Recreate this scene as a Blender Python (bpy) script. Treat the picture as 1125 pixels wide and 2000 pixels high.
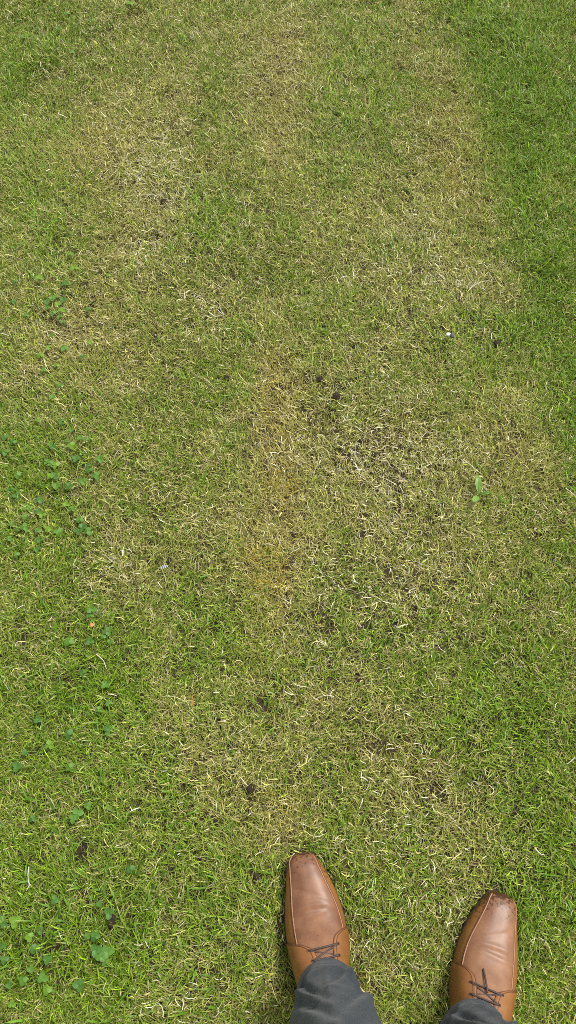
import bpy, bmesh, math, random
import numpy as np
from mathutils import Vector, Matrix

for o in list(bpy.data.objects):
    bpy.data.objects.remove(o)
SC = bpy.context.scene
COL = SC.collection
rng = np.random.default_rng(11)
random.seed(11)
R = math.radians

# ------------------------------------------------------------------ camera
CAM_H = 1.6
PITCH = R(27.0)                  # measured from straight down
FPX = 1540.0                     # focal length in pixels of the 1125 x 2000 photograph
cam = bpy.data.cameras.new('camera')
cam_o = bpy.data.objects.new('camera', cam)
COL.objects.link(cam_o)
cam_o.location = (0, 0, CAM_H)
cam_o.rotation_euler = (PITCH, 0, 0)
cam.sensor_fit = 'VERTICAL'
cam.angle = 2 * math.atan(1000 / FPX)
cam.clip_start = 0.02
cam.clip_end = 500
SC.camera = cam_o

# ------------------------------------------------------------------ sky, sun, exposure (bright overcast)
SUN_EL, SUN_AZ = R(58), R(35)    # azimuth from +X (photo's right) towards +Y
w = bpy.data.worlds.new('World')
SC.world = w
w.use_nodes = True
nt = w.node_tree
sky = nt.nodes.new('ShaderNodeTexSky')
sky.sky_type = 'NISHITA'
sky.sun_disc = False
sky.sun_elevation = SUN_EL
sky.sun_rotation = R(90) - SUN_AZ
sky.dust_density = 3.0
hsv = nt.nodes.new('ShaderNodeHueSaturation')
hsv.inputs['Saturation'].default_value = 0.12       # grey cloud cover
bg = nt.nodes['Background']
bg.inputs['Strength'].default_value = 0.115
nt.links.new(sky.outputs[0], hsv.inputs['Color'])
nt.links.new(hsv.outputs[0], bg.inputs['Color'])
sun = bpy.data.lights.new('sun', 'SUN')
sun.energy = 1.5
sun.angle = R(14)
sun.color = (1.0, 0.96, 0.90)
sun_o = bpy.data.objects.new('sun', sun)
COL.objects.link(sun_o)
sd = Vector((math.cos(SUN_EL) * math.cos(SUN_AZ), math.cos(SUN_EL) * math.sin(SUN_AZ), math.sin(SUN_EL)))
sun_o.rotation_euler = sd.to_track_quat('Z', 'Y').to_euler()
sun_o.location = sd * 20

SC.view_settings.view_transform = 'Standard'
SC.view_settings.look = 'None'
SC.view_settings.gamma = 1
SC.view_settings.exposure = 1.2
SC.render.engine = 'CYCLES'
SC.cycles.use_denoising = False
SC.cycles.filter_width = 0.9
SC.cycles.max_bounces = 5
SC.cycles.diffuse_bounces = 2
SC.cycles.glossy_bounces = 2
SC.cycles.transmission_bounces = 4


# ------------------------------------------------------------------ pixel -> ground, noise
def g(px, py, z=0.0):
    d = np.array([px - 562.5,
                  math.sin(PITCH) * FPX + math.cos(PITCH) * (1000 - py),
                  -math.cos(PITCH) * FPX + math.sin(PITCH) * (1000 - py)])
    k = (z - CAM_H) / d[2]
    return d[0] * k, d[1] * k


def vnoise(x, y, scale, seed):
    """smooth value noise, 0..1"""
    r = np.random.default_rng(seed)
    n = 256
    lat = r.random((n, n))
    u, v = np.asarray(x) / scale + 77.3, np.asarray(y) / scale + 31.7
    iu, iv = np.floor(u).astype(int), np.floor(v).astype(int)
    fu, fv = u - iu, v - iv
    fu, fv = fu * fu * (3 - 2 * fu), fv * fv * (3 - 2 * fv)
    a = lat[iu % n, iv % n]; b = lat[(iu + 1) % n, iv % n]
    c = lat[iu % n, (iv + 1) % n]; d = lat[(iu + 1) % n, (iv + 1) % n]
    return (a * (1 - fu) + b * fu) * (1 - fv) + (c * (1 - fu) + d * fu) * fv


def fnoise(x, y, scale, seed, octv=3):
    t, a, s = 0, 1.0, 0
    for i in range(octv):
        t = t + a * vnoise(x, y, scale / 2 ** i, seed + i)
        s += a
        a *= 0.55
    return t / s


def sstep(a, b, x):
    t = np.clip((x - a) / (b - a), 0, 1)
    return t * t * (3 - 2 * t)


# ------------------------------------------------------------------ materials
def new_mat(name):
    m = bpy.data.materials.new(name)
    m.use_nodes = True
    n = m.node_tree.nodes
    l = m.node_tree.links
    return m, n, l, n['Principled BSDF']


def N(n, kind, **kw):
    x = n.new(kind)
    for k, v in kw.items():
        setattr(x, k, v)
    return x


def ramp(n, stops):
    r = n.new('ShaderNodeValToRGB')
    e = r.color_ramp.elements
    while len(e) < len(stops):
        e.new(0.5)
    for q, (p, c) in zip(e, stops):
        q.position = p
        q.color = (*c, 1) if len(c) == 3 else c
    return r


def blade_mat(name, trans=0.18, rough=0.45, spec=0.22):
    m, n, l, b = new_mat(name)
    at = N(n, 'ShaderNodeAttribute', attribute_name='Col')
    tr = n.new('ShaderNodeBsdfTranslucent')
    mx = n.new('ShaderNodeMixShader')
    mx.inputs[0].default_value = trans
    b.inputs['Roughness'].default_value = rough
    b.inputs['Specular IOR Level'].default_value = spec
    l.new(at.outputs['Color'], b.inputs['Base Color'])
    l.new(at.outputs['Color'], tr.inputs['Color'])
    l.new(b.outputs[0], mx.inputs[1])
    l.new(tr.outputs[0], mx.inputs[2])
    l.new(mx.outputs[0], n['Material Output'].inputs['Surface'])
    return m


M = {}
M['grass'] = blade_mat('grass_blade')
M['straw'] = blade_mat('straw', 0.15, 0.6, 0.25)
M['moss'] = blade_mat('moss_strand', 0.15, 0.8, 0.1)


def soil_mat():
    m, n, l, b = new_mat('damp_soil')
    tc = n.new('ShaderNodeTexCoord')
    n1 = N(n, 'ShaderNodeTexNoise'); n1.inputs['Scale'].default_value = 55; n1.inputs['Detail'].default_value = 8
    n2 = N(n, 'ShaderNodeTexNoise'); n2.inputs['Scale'].default_value = 420; n2.inputs['Detail'].default_value = 4
    r1 = ramp(n, [(0.3, (0.018, 0.013, 0.008)), (0.55, (0.045, 0.034, 0.018)), (0.75, (0.085, 0.066, 0.034))])
    l.new(tc.outputs['Object'], n1.inputs['Vector'])
    l.new(tc.outputs['Object'], n2.inputs['Vector'])
    mx = N(n, 'ShaderNodeMixRGB', blend_type='OVERLAY'); mx.inputs[0].default_value = 0.8
    l.new(n1.outputs['Fac'], r1.inputs[0])
    l.new(r1.outputs[0], mx.inputs[1]); l.new(n2.outputs['Fac'], mx.inputs[2])
    # far from the spot the turf closes over the soil
    ln = N(n, 'ShaderNodeVectorMath', operation='LENGTH')
    l.new(tc.outputs['Object'], ln.inputs[0])
    mr = n.new('ShaderNodeMapRange'); mr.inputs[1].default_value = 3.5; mr.inputs[2].default_value = 5.0
    l.new(ln.outputs['Value'], mr.inputs[0])
    gr = ramp(n, [(0.3, (0.05, 0.075, 0.015)), (0.7, (0.14, 0.15, 0.05))])
    l.new(n2.outputs['Fac'], gr.inputs[0])
    m2 = N(n, 'ShaderNodeMixRGB'); l.new(mr.outputs[0], m2.inputs[0])
    l.new(mx.outputs[0], m2.inputs[1]); l.new(gr.outputs[0], m2.inputs[2])
    l.new(m2.outputs[0], b.inputs['Base Color'])
    b.inputs['Roughness'].default_value = 0.95
    b.inputs['Specular IOR Level'].default_value = 0.15
    bp = n.new('ShaderNodeBump'); bp.inputs['Strength'].default_value = 0.7; bp.inputs['Distance'].default_value = 0.004
    l.new(n2.outputs['Fac'], bp.inputs['Height']); l.new(bp.outputs[0], b.inputs['Normal'])
    return m


M['soil'] = soil_mat()


def plain(name, col, rough=0.6, spec=0.3, noise=0.0, nscale=300, trans=0.0, bump=0.0):
    m, n, l, b = new_mat(name)
    b.inputs['Roughness'].default_value = rough
    b.inputs['Specular IOR Level'].default_value = spec
    tc = n.new('ShaderNodeTexCoord')
    nz = N(n, 'ShaderNodeTexNoise'); nz.inputs['Scale'].default_value = nscale; nz.inputs['Detail'].default_value = 5
    l.new(tc.outputs['Object'], nz.inputs['Vector'])
    lo = [c * (1 - noise) for c in col]; hi = [min(1, c * (1 + noise)) for c in col]
    r = ramp(n, [(0.3, lo), (0.7, hi)])
    l.new(nz.outputs['Fac'], r.inputs[0]); l.new(r.outputs[0], b.inputs['Base Color'])
    if bump:
        bp = n.new('ShaderNodeBump'); bp.inputs['Strength'].default_value = bump; bp.inputs['Distance'].default_value = 0.001
        l.new(nz.outputs['Fac'], bp.inputs['Height']); l.new(bp.outputs[0], b.inputs['Normal'])
    if trans:
        tr = n.new('ShaderNodeBsdfTranslucent'); mx = n.new('ShaderNodeMixShader'); mx.inputs[0].default_value = trans
        l.new(r.outputs[0], tr.inputs['Color']); l.new(b.outputs[0], mx.inputs[1]); l.new(tr.outputs[0], mx.inputs[2])
        l.new(mx.outputs[0], n['Material Output'].inputs['Surface'])
    return m


# ------------------------------------------------------------------ mesh helpers
def link(name, me, mat=None, parent=None, label=None, cat=None, group=None, kind=None):
    o = bpy.data.objects.new(name, me)
    COL.objects.link(o)
    if mat is not None and me is not None and len(me.materials) == 0:
        me.materials.append(mat)
    if parent is not None:
        o.parent = parent
    for k, v in (('label', label), ('category', cat), ('group', group), ('kind', kind)):
        if v:
            o[k] = v
    return o


def mesh_np(name, verts, faces_list, col=None, smooth=True):
    """verts (n,3); faces_list: list of (m,k) int arrays"""
    me = bpy.data.meshes.new(name)
    me.vertices.add(len(verts))
    me.vertices.foreach_set('co', np.ascontiguousarray(verts, dtype=np.float32).ravel())
    loops = np.concatenate([f.ravel() for f in faces_list]).astype(np.int32)
    sizes = np.concatenate([np.full(len(f), f.shape[1], dtype=np.int32) for f in faces_list])
    starts = np.concatenate([[0], np.cumsum(sizes)[:-1]]).astype(np.int32)
    me.loops.add(len(loops))
    me.loops.foreach_set('vertex_index', loops)
    me.polygons.add(len(sizes))
    me.polygons.foreach_set('loop_start', starts)
    try:
        me.polygons.foreach_set('loop_total', sizes)
    except Exception:
        pass
    me.update(calc_edges=True)
    if smooth:
        me.polygons.foreach_set('use_smooth', np.ones(len(sizes), dtype=bool))
    if col is not None:
        a = me.color_attributes.new('Col', 'FLOAT_COLOR', 'POINT')
        c4 = np.ones((len(verts), 4), dtype=np.float32)
        c4[:, :3] = col
        a.data.foreach_set('color', c4.ravel())
    return me


def grid_mesh(name, P, close_u=False, smooth=True):
    """P (nu, nv, 3)"""
    nu, nv = P.shape[:2]
    idx = np.arange(nu * nv).reshape(nu, nv)
    if close_u:
        a = idx; b = np.roll(idx, -1, axis=0)
    else:
        a, b = idx[:-1], idx[1:]
    q = np.stack([a[:, :-1], b[:, :-1], b[:, 1:], a[:, 1:]], -1).reshape(-1, 4)
    return mesh_np(name, P.reshape(-1, 3), [q], smooth=smooth)


def tube_pts(path, rad, n=8):
    """ring grid along a path; rad scalar or list"""
    path = np.asarray(path, float)
    k = len(path)
    rad = np.full(k, rad) if np.isscalar(rad) else np.asarray(rad, float)
    tan = np.gradient(path, axis=0)
    tan /= np.linalg.norm(tan, axis=1)[:, None] + 1e-12
    ref = np.array([0.03, 0.05, 1.0])
    s = np.cross(tan, ref); s /= np.linalg.norm(s, axis=1)[:, None] + 1e-12
    t = np.cross(s, tan)
    a = np.linspace(0, 2 * np.pi, n, endpoint=False)
    P = path[None] + rad[None, :, None] * (np.cos(a)[:, None, None] * s[None] + np.sin(a)[:, None, None] * t[None])
    return P                      # (n, k, 3) -> close_u


def tube_mesh(name, path, rad, n=8):
    P = tube_pts(path, rad, n)
    nu, nv = P.shape[:2]
    idx = np.arange(nu * nv).reshape(nu, nv)
    b = np.roll(idx, -1, axis=0)
    q = np.stack([idx[:, :-1], b[:, :-1], b[:, 1:], idx[:, 1:]], -1).reshape(-1, 4)
    caps = np.stack([idx[::-1, 0], idx[:, -1]])
    return mesh_np(name, P.reshape(-1, 3), [q, caps])


# ------------------------------------------------------------------ shoes: footprint first, the lawn needs it
TOE_L = np.array(g(594, 1665, 0.03)); ANG_L = R(6.2)
TOE_R = np.array(g(978, 1744, 0.03)); ANG_R = R(-15.5)
OUT_O = np.array([(0, -.014), (.004, -.023), (.013, -.0305), (.03, -.036), (.055, -.040), (.09, -.0455), (.13, -.0475),
                  (.165, -.0435), (.205, -.036), (.25, -.032), (.28, -.024), (.295, -.010), (.298, -.003)])
OUT_I = np.array([(0, .014), (.004, .0195), (.013, .025), (.03, .0345), (.055, .0455), (.09, .056), (.12, .0605),
                  (.16, .0595), (.2, .052), (.25, .043), (.28, .033), (.295, .016), (.298, .006)])


def spline(tab, s):
    """monotone-ish smooth interpolation of a table"""
    x, y = tab[:, 0], tab[:, 1]
    m = np.gradient(y, x)
    i = np.clip(np.searchsorted(x, s, side='right') - 1, 0, len(x) - 2)
    h = x[i + 1] - x[i]
    t = np.clip((s - x[i]) / h, 0, 1)
    return ((2 * t**3 - 3 * t**2 + 1) * y[i] + (t**3 - 2 * t**2 + t) * h * m[i]
            + (-2 * t**3 + 3 * t**2) * y[i + 1] + (t**3 - t**2) * h * m[i + 1])


def shoe_world(toe, ang, mir, x, s):
    x = -x if mir else x
    c, sn = math.cos(ang), math.sin(ang)
    return toe[0] + x * c + s * sn, toe[1] + x * sn - s * c


def footprint(toe, ang, mir, off=0.0):
    ss = np.linspace(0, .298, 40)
    o = spline(OUT_O, ss) - off
    i = spline(OUT_I, ss) + off
    xs = np.concatenate([o, i[::-1]])
    sv = np.concatenate([ss, ss[::-1]])
    wx, wy = shoe_world(toe, ang, mir, xs, sv)
    return np.stack([wx, wy], 1)


FP = [footprint(TOE_L, ANG_L, False), footprint(TOE_R, ANG_R, True)]


def shoe_sd(x, y):
    """signed distance to the footprints (negative inside) and the outward direction"""
    d = np.full(len(x), 9.0); ox = np.zeros(len(x)); oy = np.zeros(len(x))
    for poly in FP:
        c = poly.mean(0)
        near = np.hypot(x - c[0], y - c[1]) < 0.28
        if not near.any():
            continue
        px, py = x[near], y[near]
        a, b = poly, np.roll(poly, -1, axis=0)
        ab = b - a
        t = ((px[:, None] - a[:, 0]) * ab[:, 0] + (py[:, None] - a[:, 1]) * ab[:, 1]) / (np.sum(ab**2, 1) + 1e-12)
        t = np.clip(t, 0, 1)
        qx, qy = a[:, 0] + t * ab[:, 0], a[:, 1] + t * ab[:, 1]
        dd = np.hypot(px[:, None] - qx, py[:, None] - qy)
        k = dd.argmin(1); ar = np.arange(len(k))
        dm = dd[ar, k]
        cr = ((a[:, 1] > py[:, None]) != (b[:, 1] > py[:, None])) & \
             (px[:, None] < (b[:, 0] - a[:, 0]) * (py[:, None] - a[:, 1]) / (b[:, 1] - a[:, 1] + 1e-12) + a[:, 0])
        ins = cr.sum(1) % 2 == 1
        vx, vy = px - qx[ar, k], py - qy[ar, k]
        nn = np.hypot(vx, vy) + 1e-9
        sg = np.where(ins, -1, 1)
        idx = np.where(near)[0]
        better = dm * sg < d[idx]
        ii = idx[better]
        d[ii] = (dm * sg)[better]; ox[ii] = (vx / nn * sg)[better]; oy[ii] = (vy / nn * sg)[better]
    return d, ox, oy


def hground(x, y):
    x = np.atleast_1d(np.asarray(x, float)); y = np.atleast_1d(np.asarray(y, float))
    h = (fnoise(x, y, 0.30, 5, 2) - 0.5) * 0.030 + (fnoise(x, y, 0.06, 9, 2) - 0.5) * 0.012
    d, _, _ = shoe_sd(x, y)
    return h * sstep(0.0, 0.08, d) - 0.002 * (1 - sstep(0, .05, d))


# ------------------------------------------------------------------ ground sheet
xs = np.concatenate([[-60, -20, -8], np.linspace(-4, 4, 321), [8, 20, 60]])
ys = np.concatenate([[-60, -20, -8], np.linspace(-3, 5, 321), [9, 20, 60]])
GX, GY = np.meshgrid(xs, ys, indexing='ij')
GZ = hground(GX.ravel(), GY.ravel()).reshape(GX.shape)
inner = (np.abs(GX) <= 4) & (GY >= -3) & (GY <= 5)
GZ = np.where(inner, GZ, 0)
link('ground', grid_mesh('ground', np.stack([GX, GY, GZ], -1)), M['soil'], kind='structure',
     label='dark damp soil showing between the grass blades', cat='ground')


# ------------------------------------------------------------------ how the lawn varies (places read off the photo, in metres)
def blobs(lst, x, y):
    t = np.zeros(len(x))
    for (cx, cy, rx, ry, a) in lst:
        gx, gy = g(cx, cy)
        ax = abs(g(cx + 1, cy)[0] - gx) * rx
        ay = abs(g(cx, cy - 1)[1] - gy) * ry
        q = ((x - gx) / ax) ** 2 + ((y - gy) / ay) ** 2
        t += a * np.exp(-q * 1.2)
    return t


# lush (+) / dry (-)
GREEN = [(1075, 130, 150, 260, 1.2), (1100, 470, 75, 260, .8), (1115, 780, 50, 260, .5), (1000, 250, 90, 200, .4), (940, 40, 80, 90, .5),
         (40, 60, 140, 110, .45), (0, 160, 70, 80, .6), (70, 950, 140, 170, .5), (20, 880, 80, 80, .3),
         (60, 1360, 160, 200, .45), (205, 1350, 70, 100, .6), (60, 1820, 230, 250, .75), (20, 1600, 100, 200, .35),
         (240, 1870, 120, 120, .35), (1080, 1540, 110, 330, .45), (960, 1450, 100, 150, .15), (1060, 1850, 100, 200, .3), (770, 1750, 120, 150, .2),
         (410, 440, 70, 70, .45), (360, 840, 120, 120, .15), (520, 1260, 130, 160, .2), (300, 1560, 140, 160, .2),
         (130, 350, 90, 120, .3), (60, 330, 80, 90, .25), (330, 150, 200, 120, .12), (690, 60, 90, 60, .3), (720, 200, 130, 110, .2),
         (640, 650, 80, 120, .2), (650, 330, 140, 80, .12), (100, 500, 60, 80, .3), (400, 1250, 130, 120, .25),
         (430, 1750, 200, 150, .3), (890, 1330, 200, 120, .15), (1000, 660, 90, 120, .2)]
DRY = [(540, 980, 70, 300, .45), (530, 760, 55, 110, .35), (550, 200, 70, 160, .3), (560, 100, 60, 90, .3), (200, 290, 90, 90, .35), (300, 290, 130, 110, .3),
       (180, 650, 160, 150, .35), (60, 640, 100, 100, .25), (400, 1010, 80, 60, .35), (220, 1105, 100, 60, .3), (900, 250, 70, 140, .35),
       (740, 900, 170, 300, .35), (920, 560, 80, 70, .35), (960, 850, 100, 110, .2), (800, 1150, 120, 120, .3), (860, 80, 70, 90, .2),
       (700, 420, 150, 90, .2), (280, 460, 80, 80, .35), (440, 590, 90, 60, .2), (430, 1540, 110, 120, .35), (540, 1600, 80, 120, .3),
       (790, 1520, 120, 160, .3), (60, 1290, 60, 50, .2), (100, 1300, 60, 40, .25), (960, 1600, 100, 90, .2), (1090, 385, 60, 70, .3),
       (660, 540, 70, 60, .2), (840, 400, 120, 100, .2), (850, 540, 70, 90, .2), (300, 920, 120, 110, .1), (290, 1680, 80, 60, .25), (1100, 1000, 60, 120, .15)]
BARE = [(740, 830, 120, 170, .42), (650, 770, 80, 80, .40), (780, 1020, 120, 150, .35), (690, 1180, 130, 120, .5), (800, 1130, 80, 110, .4),
        (320, 385, 30, 25, .9), (430, 570, 70, 80, .5), (800, 560, 70, 90, .55), (975, 655, 22, 20, .9), (443, 735, 22, 18, .9),
        (790, 420, 60, 60, .35), (360, 430, 140, 110, .35), (490, 1540, 45, 40, .5), (400, 1580, 60, 60, .35), (720, 1420, 60, 50, .25),
        (780, 1480, 110, 110, .3), (860, 1560, 60, 60, .25), (340, 1010, 80, 60, .3), (250, 1200, 60, 60, .2), (640, 1300, 60, 60, .3),
        (50, 760, 80, 70, .35), (40, 560, 70, 50, .3), (1060, 850, 25, 22, .6), (220, 1790, 25, 20, .7), (500, 1710, 14, 14, .9),
        (760, 940, 60, 70, .25), (630, 1060, 60, 50, .4), (30, 270, 25, 20, .6), (820, 260, 40, 50, .35), (900, 500, 60, 60, .2)]
MOSS = [(530, 750, 45, 90, .7), (556, 950, 32, 60, 1.0), (515, 1095, 60, 60, .8), (540, 1140, 40, 50, .6), (885, 350, 25, 50, .8),
        (545, 1600, 60, 60, .5), (520, 860, 50, 80, .4), (450, 1060, 40, 40, .4), (130, 430, 60, 50, .3), (300, 1230, 40, 40, .25), (180, 250, 60, 60, .25), (1110, 610, 20, 30, .5)]
WHITE = [(290, 320, 110, 110, .7), (740, 840, 140, 160, .6), (800, 500, 120, 110, .5), (920, 555, 60, 40, .5), (790, 1000, 120, 120, .4),
         (800, 1180, 100, 100, .5), (400, 420, 120, 80, .4), (280, 490, 50, 50, .7), (400, 1015, 60, 40, .5), (210, 1105, 60, 40, .6),
         (430, 600, 80, 60, .5), (90, 600, 100, 90, .3), (780, 1600, 120, 100, .4), (430, 1490, 40, 40, .5), (640, 1180, 80, 80, .3),
         (900, 880, 50, 30, .5), (670, 540, 40, 40, .6), (800, 1770, 14, 30, .9), (310, 1880, 80, 60, .3), (880, 1780, 20, 60, .3), (560, 20, 100, 60, .3)]


# the yellowed strip down the middle and other sallow spots
STRIP = [(545, 720, 42, 90, .6), (545, 840, 50, 110, .7), (550, 960, 48, 110, .8), (535, 1070, 70, 90, .8), (530, 1170, 65, 100, .55), (510, 1280, 70, 110, .3), (900, 270, 60, 150, .5),
         (190, 290, 80, 70, .5), (545, 230, 50, 150, .4), (230, 440, 110, 90, .3), (545, 1610, 60, 70, .4), (960, 880, 90, 120, .3), (1095, 385, 35, 40, .5), (200, 700, 100, 120, .3), (120, 330, 80, 60, .3), (550, 60, 60, 60, .3)]


def fields(x, y):
    nz = fnoise(x, y, 0.16, 41, 3) - 0.5
    nf = fnoise(x, y, 0.035, 57, 2) - 0.5
    lush = 0.56 + blobs(GREEN, x, y) - blobs(DRY, x, y) + nz * 0.65 + nf * 0.7 + (fnoise(x, y, 0.012, 63, 1) - 0.5) * 0.4
    bare = blobs(BARE, x, y) + (fnoise(x, y, 0.045, 71, 2) - 0.52) * 1.3
    moss = blobs(MOSS, x, y) + nf * 0.25
    white = blobs(WHITE, x, y) * 1.0 + (fnoise(x, y, 0.05, 91, 2) - 0.55) * 0.6
    lush = lush - .16 * sstep(1.2, 2.6, y) * (1 - sstep(.3, .75, x))
    return np.clip(lush, 0, 1.5), np.clip(bare, 0, .78), np.clip(moss, 0, 1), np.clip(white, 0, 1)


# ------------------------------------------------------------------ blades
def blades(x, y, L, W, az, a0, curl, turn, col, tip=None, z=None, seg=3):
    """one curved tapering ribbon per root: seg - 1 quads and a triangle at the tip"""
    n = len(x)
    z = hground(x, y) if z is None else z
    ts = np.array([0, .38, .74, 1.0]) if seg == 3 else np.array([0, .55, 1.0])
    wd = np.array([.8, 1.0, .75]) if seg == 3 else np.array([.8, 1.0])
    P = np.zeros((n, seg + 1, 3))
    P[:, 0] = np.stack([x, y, z - 0.001], 1)
    for k in range(1, seg + 1):
        tm = (ts[k] + ts[k - 1]) / 2
        al = np.clip(a0 + curl * tm, 0.02, 2.6)
        az_k = az + turn * tm
        st = L * (ts[k] - ts[k - 1])
        P[:, k, 0] = P[:, k - 1, 0] + st * np.sin(al) * np.cos(az_k)
        P[:, k, 1] = P[:, k - 1, 1] + st * np.sin(al) * np.sin(az_k)
        P[:, k, 2] = np.maximum(P[:, k - 1, 2] + st * np.cos(al), z + 0.0015)
    tw = rng.normal(0, .5, n)
    nv = 2 * seg + 1
    V = np.zeros((n, nv, 3))
    for k in range(seg):
        azk = az + turn * ts[k]
        side = np.stack([-np.sin(azk) * np.cos(tw), np.cos(azk) * np.cos(tw), np.sin(tw)], 1) * (W * wd[k] / 2)[:, None]
        V[:, 2 * k] = P[:, k] - side
        V[:, 2 * k + 1] = P[:, k] + side
    V[:, -1] = P[:, seg]
    base = (np.arange(n) * nv)[:, None]
    qs = [base + np.array([2 * k, 2 * k + 1, 2 * k + 3, 2 * k + 2]) for k in range(seg - 1)]
    t1 = base + np.array([nv - 3, nv - 2, nv - 1])
    C = np.repeat(col[:, None, :], nv, axis=1)
    if tip is not None:
        C[:, -1] = tip; C[:, -3:-1] = col[:, None] * .65 + tip[:, None] * .35
    return V.reshape(-1, 3), [np.concatenate(qs), t1], C.reshape(-1, 3)


def blades_mixed(sel, z=None, short=.022):
    """short blades get one bend, long ones two"""
    L = sel[2]
    out, off = [], 0
    for m, sg in ((L < short, 2), (L >= short, 3)):
        V, F, C = blades(*[q[m] for q in sel], z=None if z is None else z[m], seg=sg)
        out.append((V, [f + off for f in F], C)); off += len(V)
    tri = sum(len(f) * (f.shape[1] - 2) for o_ in out for f in o_[1])
    print('blades', len(L), 'triangles', tri)
    quads = np.concatenate([o_[1][0] for o_ in out]); tris = np.concatenate([o_[1][1] for o_ in out])
    return np.concatenate([o_[0] for o_ in out]), [quads, tris], np.concatenate([o_[2] for o_ in out])


def in_view(x, y, m=0.10):
    x0, yb = g(0, 2000); x1, yt = g(0, 0)
    hw = np.interp(y, [yb, yt], [-x0, -x1])
    return (np.abs(x) < hw + m) & (y > yb - m) & (y < yt + m)


AREA_LO, AREA_HI = np.array([-1.2, -0.36]), np.array([1.2, 2.95])


def scatter(density, clump=0.55, tuft_r=0.006, per=9):
    A = np.prod(AREA_HI - AREA_LO)
    n = int(A * density)
    nc = int(n * clump / per)
    c = rng.random((nc, 2)) * (AREA_HI - AREA_LO) + AREA_LO
    k = rng.poisson(per, nc)
    ci = np.repeat(np.arange(nc), k)
    off = rng.normal(0, tuft_r, (len(ci), 2))
    pc = c[ci] + off
    pu = rng.random((int(n * (1 - clump)), 2)) * (AREA_HI - AREA_LO) + AREA_LO
    P = np.concatenate([pc, pu])
    az = np.concatenate([np.arctan2(off[:, 1], off[:, 0]) + rng.normal(0, .7, len(off)), rng.random(len(pu)) * 2 * np.pi])
    ok = in_view(P[:, 0], P[:, 1])
    return P[ok, 0], P[ok, 1], az[ok]


def mixc(a, b, t):
    return np.asarray(a) * (1 - t[:, None]) + np.asarray(b) * t[:, None]


C_DEEP = (0.135, 0.228, 0.008); C_LUSH = (0.170, 0.255, 0.022); C_OLIVE = (0.240, 0.275, 0.042); C_YEL = (0.32, 0.31, 0.072)
C_STRAW = (0.44, 0.40, 0.16); C_PALE = (0.64, 0.60, 0.42); C_TAN = (0.31, 0.26, 0.095); C_BRN = (0.14, 0.10, 0.04); C_BLUE = (0.13, 0.22, 0.030)


def live_color(lush, n):
    t = lush + rng.normal(0, .22, n)
    c = mixc(C_YEL, C_OLIVE, sstep(-.1, .35, t))
    c = c * (1 - sstep(.3, .75, t))[:, None] + np.array(C_LUSH) * sstep(.3, .75, t)[:, None]
    c = c * (1 - sstep(.8, 1.4, t))[:, None] + np.array(C_DEEP) * sstep(.8, 1.4, t)[:, None]
    b = rng.random(n) < .07
    c[b] = np.array(C_BLUE)
    return c * rng.lognormal(-.03, .38, n)[:, None]


def dead_color(white, n):
    u = rng.random(n) - white * .35
    c = np.where((u < .07)[:, None], C_PALE, np.where((u < .55)[:, None], C_STRAW, np.where((u < .85)[:, None], C_TAN, C_BRN)))
    return c * rng.lognormal(0, .28, n)[:, None]


def keep_off_shoes(x, y, az, L):
    d, ox, oy = shoe_sd(x, y)
    ok = d > -0.003
    near = d < 0.030
    out = np.arctan2(oy, ox)
    dev = (az - out + np.pi) % (2 * np.pi) - np.pi
    az2 = np.where(near, out + np.clip(dev, -1.35, 1.35), az)
    L2 = np.where(near, L * (.88 + 4 * np.clip(d, 0, .03)), L)
    return ok, az2, L2


def build_live():
    x, y, az = scatter(118000)
    lush, bare, moss, white = fields(x, y)
    gap = sstep(.42, .25, fnoise(x, y, .016, 411, 2))
    keep = rng.random(len(x)) > bare * .60 + np.clip(.25 - lush, 0, .25) + .6 * gap
    x, y, az, lush, bare, white, moss = [a[keep] for a in (x, y, az, lush, bare, white, moss)]
    n = len(x)
    flow = fnoise(x, y, .25, 131, 2) * 5.0 - 1.2
    k = rng.random(n) < .45
    az = np.where(k, flow + rng.normal(0, .7, n), az)
    L = np.clip(rng.normal(.0200, .0060, n) * (.82 + .30 * np.clip(lush, 0, 1.2)), .008, .060)
    W = np.clip(rng.normal(.00125, .00032, n) * (.9 + .35 * np.clip(lush, 0, 1)), .0007, .0032)
    coarse = rng.random(n) < .03 + .05 * np.clip(lush - .5, 0, .8)
    L = np.where(coarse, L * 1.35, L); W = np.where(coarse, W * 1.9, W)
    a0 = np.clip(rng.normal(.65, .32, n), .05, 1.4)
    curl = np.abs(rng.normal(.75, .55, n)); turn = rng.normal(0, .55, n)
    col = live_color(lush - .3 * moss, n)
    ye = np.clip(1.25 * blobs(STRIP, x, y), 0, 1) * rng.uniform(.2, 1, n)
    col = col * (1 - ye)[:, None] + np.array((.41, .36, .088)) * (ye * rng.lognormal(0, .18, n))[:, None]
    c2 = np.where((coarse & (lush > .4))[:, None], np.array((.10, .21, .02)) * rng.lognormal(0, .15, n)[:, None], col)
    tipd = rng.random(n) < .30
    tip = np.where(tipd[:, None], np.array(C_STRAW), c2 * np.array((1.15, 1.1, 1.0)))
    ok, az, L = keep_off_shoes(x, y, az, L)
    sel = [a[ok] for a in (x, y, L, W, az, a0, curl, turn, c2, tip)]
    V, F, C = blades_mixed(sel)
    return mesh_np('lawn_grass', V, F, C)


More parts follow.
